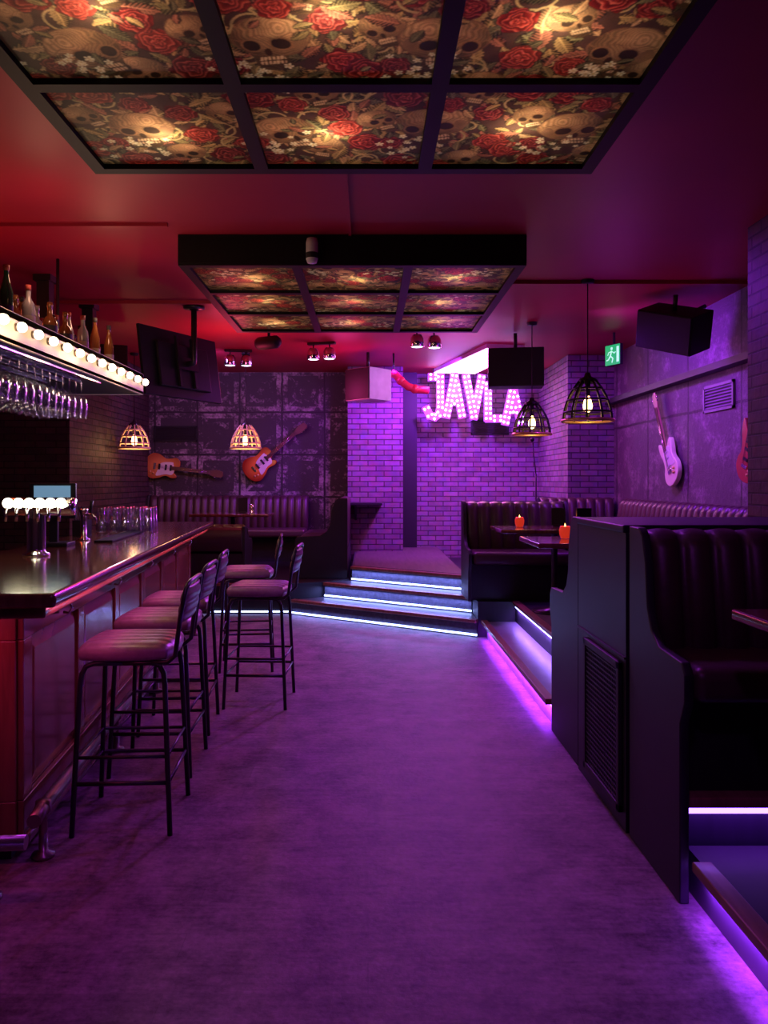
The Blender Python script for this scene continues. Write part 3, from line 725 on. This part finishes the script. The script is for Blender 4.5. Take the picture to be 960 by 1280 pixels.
MB().box(-.02,.02,-.012,.01,-.05,.08).build('bracket', mgrey, t)
MB().lathe([(.03,-.075),(.041,-.055),(.041,-.02)], (0,-.04,0), 16).build('lens', mplastic, t)

# ------------------------------------------------------------------ pendants
mrib_lit = M('lit_look_ribs', (.75,.6,.4), .6); mrib_b = M('black_cage', (.02,.02,.02), .4, metal=.3); mgold = M('gold_inner', (.8,.55,.2), .35, metal=.7)  # the beige rib colour carries the lit look of the left pendants
def pendant(label, x, y, zb, R, h, mat, power):
    t = thing('pendant_lamp', label, 'pendant lamp', (x,y,zb))
    def prof(f): return R*math.cos(f*PI/2*.86)**.75
    for k in range(10):
        a = 2*PI*k/10
        MB().tube([(prof(f)*math.cos(a), prof(f)*math.sin(a), h*f) for f in (0,.12,.28,.45,.62,.8,1.0)],.0095,6).build('rib', mat, t)
    for f, r in ((0,.014),(.2,.009),(.5,.009),(.78,.009)):
        rr = prof(f)+(.004 if f == 0 else 0); MB().tube([(rr*math.cos(2*PI*k/32), rr*math.sin(2*PI*k/32), h*f) for k in range(32)], r, 6, closed=True).build('hoop', mgold if f == 0 and mat is mrib_b else mat, t)
    MB().lathe([(.001,h+.06),(.02,h+.06),(.03,h+.03),(prof(1)+.012,h+.005),(prof(1)+.012,h-.015)], n=20).build('cap', mat if mat is mrib_b else mmetal, t)
    MB().lathe([(.001,h),(.022,h),(.022,h-.12),(.015,h-.13)], n=14).build('socket', mmetal, t)
    MB().lathe([(.012,h-.13),(.03,h-.17),(.038,h-.21),(.03,h-.25),(.001,h-.265)], n=16).build('bulb', mbulbsoft, t)
    MB().tube([(0,0,h+.05),(0,0,CZ-zb-.02)],.005,6).build('cord', mplastic, t)
    MB().lathe([(.001,CZ-zb-.03),(.05,CZ-zb-.028),(.055,CZ-zb)], n=18).build('ceiling_rose', mplastic, t)
    light('POINT','pendant_light',(x,y,zb+h-.32),(1,.5,.18),power,.05)
pendant('black cage pendant lamp hanging nearest above the right booths', 1.80, 6.3, 2.0, .20, .33, mrib_b, 1.2)
pendant('smaller looking black cage pendant overlapping the lit letters', 1.70, 7.97, 1.99, .19, .32, mrib_b, 1.2)
pendant('cage pendant with ribs coloured pale as if lit, in front of the left guitar by the bar', -3.0, 9.87, 1.93, .19, .30, mrib_lit, 4)
pendant('cage pendant with ribs coloured pale as if lit, in front of the sunburst guitar', -1.57, 9.87, 1.93, .19, .30, mrib_lit, 4)

# ------------------------------------------------------------------ lit letters
sg = thing('lit_letter_sign', 'row of bulb lit letters spelling JAVLA high on the purple brick wall', 'sign', (.85,11.2,2.44), 0)
strokes = {'J': [[(.0,.14),(.05,.04),(.12,.02),(.18,.06),(.20,.16),(.20,.60)],[(.06,.60),(.20,.60)]],
           'A': [[(0.01,.02),(.12,.60),(.23,.02)],[(.06,.22),(.18,.22)]],
           'V': [[(0.01,.60),(.12,.02),(.23,.60)]],
           'L': [[(.04,.60),(.04,.04),(.22,.04)]]}
mletter = emi('letter_face', (.42,.07,.72), 1.0)
bulb_me = None
drop = [.02,0,.02,.06,.10]
for k, ch in enumerate('JAVLA'):
    m = MB(); pts = []; zs = .90 if k > 2 else 1.0
    for s_ in strokes[ch]:
        for (ax, az), (bx_, bz) in zip(s_[:-1], s_[1:]):
            az, bz = az*zs, bz*zs
            d = Vector((bx_-ax, bz-az)); L = d.length; d.normalize(); n2 = Vector((-d.y, d.x)); nn = n2*.056
            a_ = Vector((ax,az))-d*.04; b_ = Vector((bx_,bz))+d*.04
            m.prism([tuple(a_+nn),tuple(b_+nn),tuple(b_-nn),tuple(a_-nn)], -.03-.0006*len(pts), .03, 'y')
            c = max(1, round(L/.075)); 
            for i in range(c+1):
                P_ = Vector((ax,az))+(Vector((bx_,bz))-Vector((ax,az)))*i/c
                for sgn in (-1,1): pts.append(tuple(P_+n2*.031*sgn))
    lo = m.build('letter', mletter, sg, loc=(k*.285,0,-drop[k])); lo['label'] = 'letter %s studded with bulbs' % ch
    use = []
    for p in pts:
        if all((p[0]-q_[0])**2+(p[1]-q_[1])**2 > .0021 for q_ in use): use.append(p)
    for p in use:
        if bulb_me is None:
            bo = MB().ball((0,0,0),.016,10,6).build('bulb', mletterb, lo, loc=(p[0],-.055,p[1])); bulb_me = bo.data
        else:
            bo = bpy.data.objects.new('bulb', bulb_me); C.objects.link(bo); bo.parent = lo; bo.location = (p[0],-.055,p[1])
for x in (.1,1.3): MB().tube([(x,.0,.4),(x,.0,CZ-2.44)],.006,6).build('hanging_wire', mmetal, sg)
light('AREA','letter_glow',(1.5,11.0,2.75),(.8,.3,1),12,1.2,target=(1.5,11.7,2.6),sy=.4)

pk = thing('strip_light', 'bright pink strip light on the ceiling above the lit letters', 'strip light', (0,0,0))
MB().prism([(.95,11.3),(1.42,9.20),(1.90,9.30),(1.60,11.4)], CZ-.05, CZ).build('housing', mwhite, pk)
MB().prism([(.97,11.28),(1.43,9.23),(1.88,9.31),(1.58,11.36)], CZ-.058, CZ-.05).build('diffuser', mpink, pk)
light('AREA','pink_wash',(1.3,10.4,3.05),(1,.10,.6),30,.3,target=(1.3,10.4,0),sy=1.6)

# ------------------------------------------------------------------ speakers
def speaker(label, loc, w, h, d, rot, side=None):
    t = thing('loudspeaker', label, 'speaker', loc, rot=rot)
    MB().box(-w/2,w/2,-d/2+.015,d/2,-h/2,h/2).build('cabinet', side or mplastic, t, bevel=.008)
    MB().box(-w/2+.008,w/2-.008,-d/2,-d/2+.015,-h/2+.008,h/2-.008).build('grille', mrubber, t, bevel=.004)
    MB().tube([(0,.0,h/2-.01),(0,.0,CZ-loc[2]-.012)],.02,8).build('bracket', mmetal, t)
    return t
speaker('black speaker with a pale side hanging beside the brick column', (0.0,9.75,2.72), .42, .40, .42, (0,0,-.75), mgrey)
speaker('wide black speaker hanging in front of the lit letters', (1.63,8.5,2.75), .60, .42, .32, (0,0,-.15))
t = speaker('large black speaker tilted down on the right wall ledge', (2.68,6.75,2.84), .54, .34, .32, (.35,.3,-.9))
MB().tube([(.05,.1,.1),(.1,.3,.15)],.02,8).build('wall_arm', mmetal, t)
t = thing('red_pipe', 'bent red pipe at the ceiling beside the pale sided speaker', 'pipe', (0,0,0))
mrp = M('red_pipe_paint',(.8,.03,.08),.35)
MB().tube([(.30,9.9,2.90),(.36,9.9,2.87),(.43,9.9,2.79),(.52,9.9,2.72),(.62,9.92,2.69),(.78,9.95,2.68)],.05,14).build('pipe_body', mrp, t)
for p in ((.42,9.9,2.80),(.60,9.91,2.695)): MB().ball(p,.06,12,8).build('collar', mrp, t)
MB().tube([(.33,9.9,2.9),(.33,9.9,CZ)],.012,8).build('hanger', mmetal, t)

mspot = emi('spot_lens', (.85,.8,1), 3)
def spots(label, x, y, rz):
    t = thing('ceiling_spotlight', label, 'spotlight', (x,y,CZ), rz)
    MB().box(-.17,.17,-.03,.03,-.03,0).build('mount_plate', mplastic, t, bevel=.004)
    for sx in (-.10,.10):
        hd = MB().lathe([(.001,.07),(.05,.065),(.07,.03),(.075,-.06),(.07,-.065)], (sx,-.01,-.14), 18).build('lamp_head', mchrome, t)
        MB().lathe([(.001,-.062),(.062,-.062)], (sx,-.01,-.14), 18).build('lens', mspot, hd)
        MB().tube([(sx,0,-.03),(sx,-.005,-.08)],.008,6).build('stem', mplastic, t)
spots('pair of chrome ceiling spots nearest the television', -1.62, 9.6, .1)
spots('pair of chrome ceiling spots left of the pale sided speaker', -.55, 9.1, -.25)
spots('pair of chrome ceiling spots below the right edge of the second ceiling panel', .62, 8.3, .3)
t = thing('security_camera', 'black camera hanging from the ceiling behind the second panel', 'camera', (-1.07,8.3,CZ), -.5)
MB().lathe([(.001,0),(.04,0),(.04,-.02),(.015,-.03),(.015,-.09)], n=14).build('mount', mplastic, t)
MB().lathe([(.001,-.16),(.055,-.155),(.07,-.12),(.07,.10),(.04,.14),(.001,.145)], (0,0,-.15), 16, axis='x').build('body', mplastic, t)
MB().lathe([(.001,-.165),(.04,-.163)], (0,0,-.15), 14, axis='x').build('lens', mchrome, t)

# ------------------------------------------------------------------ televisions
def tv(label, loc, w, h, rot):
    t = thing('television', label, 'television', loc, rot=rot)
    MB().box(-w/2,w/2,-.03,.0,-h/2,h/2).build('screen_panel', mplastic, t, bevel=.006)
    MB().box(-w/2+.015,w/2-.015,-.034,-.03,-h/2+.02,h/2-.015).build('screen', M('glossy_screen',(.01,.01,.014),.15), t)
    MB().box(-w*.33,w*.33,0,.035,-h*.36,h*.30).build('rear_housing', mplastic, t, bevel=.012)
    MB().box(-.12,-.09,.035,.06,-.22,.26).box(.09,.12,.035,.06,-.22,.26).box(-.14,.14,.06,.075,-.06,.06).build('wall_bracket', mmetal, t)
    R = Matrix.Rotation(rot[2],4,'Z') @ Matrix.Rotation(rot[1],4,'Y') @ Matrix.Rotation(rot[0],4,'X')
    Ri = R.to_3x3().inverted()
    s_ = Vector((0,.14,0)); w_ = R.to_3x3() @ s_
    top = Ri @ (w_+Vector((0,0,CZ-.005-loc[2]-w_.z)))
    MB().tube([(0,.07,0),tuple(s_),tuple(s_+(top-s_)*.05),tuple(top)],.028,10).build('ceiling_pole', mmetal, t)
    MB().lathe([(.001,0),(.1,0),(.1,.02),(.04,.03)], n=20).build('ceiling_plate', mmetal, t, loc=tuple(top), rot=tuple((Ri.to_4x4() @ Matrix.Rotation(PI,4,'X')).to_euler()))
    return t
tv('black television seen from behind hanging over the end of the bar', (-1.76,7.3,2.60), 1.06, .64, (.14,0,PI+1.08))
tv('dark television tilted behind the rear hanging shelf', (-2.95,8.1,2.72), .8, .48, (-.15,0,.35))

# ------------------------------------------------------------------ exit sign
t = thing('exit_sign', 'green running man exit sign hanging beside the right wall', 'exit sign', (2.72,8.5,2.90), rot=(0,0,-1.12))
MB().box(-.115,.115,-.02,.02,-.115,.115).build('casing', mblack, t, bevel=.004)
MB().box(-.11,.11,-.024,-.02,-.11,.11).build('green_face', mgreen, t)
MB().box(-.01,.01,-.01,.01,.115,.248).build('hanger', mmetal, t)
m = MB().lathe([(.001,-.026),(.018,-.026)],(-.01,0,.07),12,axis='y')
for a, b, w in (((-.01,.045),(-.03,-.01),.018),((-.03,-.01),(.01,-.04),.014),((.01,-.04),(-.005,-.085),.013),((-.03,-.01),(-.06,-.05),.014),((-.06,-.05),(-.09,-.055),.012),((-.01,.04),(.03,.015),.011),((.03,.015),(.05,.03),.01),((-.01,.04),(-.055,.03),.011),((-.055,.03),(-.07,-.0),.01)):
    A, B = Vector(a), Vector(b); d = (B-A).normalized(); n2 = Vector((-d.y,d.x))*w/2
    m.prism([tuple(A+n2),tuple(B+n2),tuple(B-n2),tuple(A-n2)], -.0265, -.0241, 'y')
m.box(.065,.10,-.0265,-.0241,-.085,.085)
m.build('running_man', mwhite_e, t)

# ------------------------------------------------------------------ vents
def vent(label, loc, w, h, rz):
    t = thing('air_vent', label, 'vent', loc, rz)
    MB().box(-w/2,w/2,-.02,0,h/2-.025,h/2).box(-w/2,w/2,-.02,0,-h/2,-h/2+.025).box(-w/2,-w/2+.025,-.02,0,-h/2,h/2).box(w/2-.025,w/2,-.02,0,-h/2,h/2).build('frame', mventg if rz else mplastic, t)
    MB().box(-w/2+.02,w/2-.02,-.006,0,-h/2+.02,h/2-.02).build('backing', mblack, t)
    n = 7
    for i in range(n):
        z = -h/2+.04+(h-.08)*i/(n-1); MB().add([(-w/2+.02,-.018,z-.008),(w/2-.02,-.018,z-.008),(w/2-.02,-.007,z+.008),(-w/2+.02,-.007,z+.008)],[(0,1,2,3)]).build('slat', mventg if rz else mmetal, t)
mventg = M('grey_vent_paint', (.22,.20,.24), .5)
vent('dark air vent on the tiled wall above the left guitar', (-2.90,11.6,2.22), .66, .24, 0)
vent('dark air vent on the purple brick wall below the lit letters', (1.86,11.75,2.34), .58, .25, 0)
vent('grey air vent on the right wall above the pale guitar', (RX,7.0,2.27), .60, .25, -PI/2)

# ------------------------------------------------------------------ guitars
def catmull(P, n=6):
    out = []; m = len(P)
    for i in range(m):
        p0,p1,p2,p3 = [Vector(P[(i+k-1) % m]) for k in range(4)]
        for j in range(n):
            t = j/n; out.append(tuple(.5*((2*p1)+(-p0+p2)*t+(2*p0-5*p1+4*p2-p3)*t*t+(-p0+3*p1-3*p2+p3)*t**3)))
    return out
single = [(-.235,0),(-.215,.10),(-.14,.168),(-.05,.160),(.03,.118),(.10,.122),(.165,.138),(.215,.105),(.225,.045),(.215,.02),(.20,-.02),(.165,-.035),(.155,-.06),(.19,-.095),(.185,-.125),(.13,-.135),(.05,-.112),(-.04,-.150),(-.14,-.165),(-.215,-.10)]
double = [(-.235,0),(-.215,.09),(-.14,.155),(-.06,.15),(.0,.115),(.08,.12),(.17,.155),(.26,.16),(.275,.13),(.215,.08),(.175,.03),(.17,-.02),(.20,-.07),(.215,-.11),(.19,-.13),(.11,-.125),(.03,-.11),(-.06,-.155),(-.15,-.16),(-.215,-.10)]
def sunburst(name, c0, c1):
    m, nt, p, n, l = new(name); tc = n.new('ShaderNodeTexCoord'); mp = n.new('ShaderNodeMapping'); mp.inputs['Scale'].default_value = (4.2,0,5.8); l.new(tc.outputs['Object'], mp.inputs[0])
    gr = n.new('ShaderNodeTexGradient'); gr.gradient_type = 'SPHERICAL'; l.new(mp.outputs[0], gr.inputs[0])
    rp = n.new('ShaderNodeValToRGB'); rp.color_ramp.elements[0].color = c1+(1,); rp.color_ramp.elements[1].color = c0+(1,); rp.color_ramp.elements[1].position = .6
    l.new(gr.outputs[0], rp.inputs[0]); l.new(rp.outputs[0], p.inputs['Base Color']); p.inputs['Roughness'].default_value = .2; p.inputs['Coat Weight'].default_value = .6
    return m
mneck = M('maple_neck', (.45,.28,.13), .4); mrose = M('dark_fretboard', (.12,.05,.03), .5); mpick = M('pickguard', (.75,.72,.65), .3)
def guitar(label, loc, ang, rz, outline, mat, guard=True, neck=mneck, s=1.0):
    t = thing('electric_guitar', label, 'guitar', loc, rot=(0,ang,rz)); t.scale = (s,s,s)
    MB().prism(catmull(outline), -.045, 0, 'y').build('body', mat, t, bevel=.008)
    MB().box(.15,.62,-.055,-.035,-.024,.024).build('neck', neck, t, bevel=.006)
    MB().box(.12,.62,-.062,-.055,-.023,.023).build('fretboard', mrose, t)
    MB().prism([(.61,-.026),(.66,-.045),(.78,-.05),(.80,-.02),(.79,.03),(.72,.045),(.65,.035),(.61,.026)], -.055, -.04, 'y').build('headstock', neck, t, bevel=.003)
    if guard: MB().prism(catmull([(-.07,-.12),(.05,-.09),(.13,-.09),(.16,-.03),(.14,.05),(.12,.075),(-.02,.05),(-.05,-.03)]), -.05, -.045, 'y').build('pickguard', mpick, t)
    for x in (-.04,.045,.11): MB().box(x-.013,x+.013,-.056,-.045,-.038,.038).build('pickup', mplastic if mat is not mguitar_w else mwhite, t, bevel=.003)
    MB().box(-.115,-.085,-.058,-.045,-.042,.042).build('bridge', mchrome, t, bevel=.003)
    for x, z in ((-.11,-.09),(-.15,-.075)): MB().lathe([(.001,-.062),(.012,-.062),(.014,-.046)], (x,0,z), 12, axis='y').build('knob', mgold, t)
    for k in range(6):
        z = -.016+k*.0064; MB().tube([(-.10,-.066,z),(.63,-.066,z)],.0009,4).build('string', mchrome, t)
        MB().lathe([(.001,-.005),(.008,-.004),(.008,.004),(.001,.005)], (.665+k*.02,-.05,-.055 if k % 2 else .05), 8, axis='z').build('tuning_peg', mchrome, t)
mguitar_w = M('cream_white_finish', (.88,.86,.62), .2, coat=.5, var=.05)
guitar('amber guitar hanging on the tiled wall, leftmost of the guitars', (-3.08,11.57,1.72), .12, 0, single, sunburst('amber_finish',(.75,.32,.08),(.42,.12,.03)), neck=mrose, s=1.15)
guitar('orange sunburst guitar with its neck pointing up right on the tiled wall', (-1.62,11.57,1.76), -.72, 0, single, sunburst('sunburst_finish',(.85,.25,.04),(.3,.03,.01)), neck=mrose, s=1.15)
guitar('pale guitar hanging on the right wall with its neck tilted up left', (RX-.03,7.98,1.70), -PI/2-.50, -PI/2, double, mguitar_w, s=1.08)
guitar('dark red guitar on the right wall partly behind the near brick pillar', (RX-.03,6.34,1.72), -PI/2+.35, -PI/2, double, M('red_finish',(.5,.08,.04),.25,coat=.5), guard=False, s=1.0)
light('SPOT','guitar_fill_spot',(2.3,7.3,2.95),(1,.75,.55),9,.04,target=(3.17,7.95,1.75),spot=.55,blend=.8)  # added warm fill on the pale guitar, without a fixture

t = thing('microphone_stand', 'slim microphone stand on the stage in front of the brick wall', 'microphone stand', (2.0,9.15,.345))
MB().tube([(0,0,.02),(0,0,1.25)],.009,8).build('pole', mmetal, t)
MB().tube([(0,0,1.22),(-.03,-.03,1.45),(-.05,-.05,1.62)],.006,8).build('boom', mmetal, t)
MB().lathe([(.001,0),(.13,0),(.13,.015),(.02,.03)], n=20).build('base', mmetal, t)
MB().ball((-.055,-.055,1.65),.025,10,8).build('microphone', mplastic, t)
t = thing('wall_shelf', 'small black drinks shelf on the purple brick column', 'shelf', (-.25,11.0,1.17))
MB().box(0,.45,-.32,0,.0,.035).build('board', mdkwood, t, bevel=.004)
MB().prism([(0,-.22),(-.26,-.0),(0,0)], .06, .09, 'x').build('bracket', mmetal, t)

# ------------------------------------------------------------------ lights
V = (.26,.03,1.0); VP = (.50,.05,1.0)
light('AREA','side_step_led',(1.105,6.0,.10),(.30,.03,1),26,.02,rot=(0,math.radians(-50),0),sy=2.6)
light('AREA','side_upper_led',(1.395,6.0,.29),(.32,.14,1),16,.02,rot=(0,math.radians(-35),0),sy=2.6)
light('AREA','entry_led',(1.14,1.6,.11),(.30,.03,1),17,.02,rot=(0,math.radians(-50),0),sy=2.1)
light('AREA','entry_upper_led',(1.52,2.78,.29),V,1.6,.7,rot=(math.radians(40),0,0),sy=.02)
for i, (a, b, z) in enumerate(lines):
    A = Vector(a); B = Vector(b); mid = (A+B)/2; d = (B-A).normalized(); n_ = Vector((d.y,-d.x)); 
    if n_.y > 0: n_ = -n_
    p = mid+n_*.04; ang = math.atan2(d.y, d.x)
    zz = .10 if i == 0 else z-.04
    light('AREA','stage_step_led',(p.x,p.y,zz),(.26,.30,1),5 if i == 0 else 11,(B-A).length,rot=(math.radians(-5 if i else -30),0,ang),sy=.02)
light('SPOT','flood_a',(.62,8.2,2.95),VP,260,.08,target=(-.3,5.2,0),spot=1.8,blend=.9)
light('SPOT','flood_b',(-.55,9.0,2.95),V,70,.08,target=(-.5,6.0,0),spot=1.7,blend=.9)
light('SPOT','flood_c',(.9,4.4,3.1),VP,75,.1,target=(-.2,3.2,0),spot=2.3,blend=.9)
light('SPOT','near_floor_fill',(.2,.6,3.1),(.60,.07,1),34,.1,target=(0,2.4,0),spot=2.3,blend=.9)  # unseen overhead spot added as general fill for the near floor
light('SPOT','flood_e',(1.1,9.9,3.0),(.32,.03,1),460,.1,target=(1.1,11.7,1.3),spot=2.4,blend=.8)
light('SPOT','flood_f',(2.0,7.4,3.0),(.32,.03,1),190,.1,target=(3.2,7.6,1.9),spot=2.5,blend=.8)
light('SPOT','flood_k',(1.9,5.6,3.0),(.32,.03,1),40,.1,target=(2.9,5.2,1.6),spot=2.4,blend=.8)
light('SPOT','flood_g',(2.0,9.0,3.0),V,50,.1,target=(2.7,10.0,1.6),spot=2.2,blend=.8)
light('SPOT','flood_h',(.3,9.9,3.0),(.32,.03,1),140,.1,target=(.1,11.0,1.6),spot=2.0,blend=.8)
light('SPOT','flood_i',(-2.0,9.4,3.0),(.55,.2,.9),65,.1,target=(-2.1,11.6,1.9),spot=2.4,blend=.8)
light('SPOT','speaker_fill',(1.3,9.0,2.9),(.5,.3,1),40,.1,target=(.1,9.8,2.7),spot=1.2,blend=.8)  # added violet fill on the pale sided speaker, without a fixture
light('POINT','red_glow_a',(-2.7,4.9,2.5),(1,.13,.05),7,.2)
light('POINT','red_glow_b',(-1.5,8.3,2.55),(1,.06,.16),26,.2)
light('POINT','red_glow_c',(-.3,9.5,2.6),(1,.05,.35),16,.2)
light('POINT','magenta_fill',(1.0,8.8,2.45),(.9,.05,.8),14,.2)  # added point that tints the far ceiling, without a fixture
light('POINT','magenta_fill_low',(2.2,6.9,2.2),(.6,.03,.9),7,.2)  # added violet-magenta fill from the right, no lamp hangs here
light('AREA','bar_pink_led',(*barpt(-.03,2.5),1.03),(1,.16,.34),3.6,.02,rot=(0,math.radians(28),.0866),sy=4.8)
light('AREA','bar_end_led',(*barpt(-.5,.03),.99),(1,.06,.3),1.5,.6,rot=(math.radians(25),0,.0866),sy=.02)

w = bpy.data.worlds.new('world'); S.world = w; w.use_nodes = True
w.node_tree.nodes['Background'].inputs[0].default_value = (.25,.08,.35,1); w.node_tree.nodes['Background'].inputs[1].default_value = .02

cam = bpy.data.cameras.new('camera'); co = bpy.data.objects.new('camera', cam); C.objects.link(co)
co.location = (0,0,CH); co.rotation_euler = (PI/2,0,0)
cam.sensor_fit = 'VERTICAL'; cam.sensor_height = 24; cam.sensor_width = 18; cam.lens = F/1280*24
cam.shift_x = 20/1280; cam.shift_y = -38/1280; cam.clip_start = .05
S.camera = co
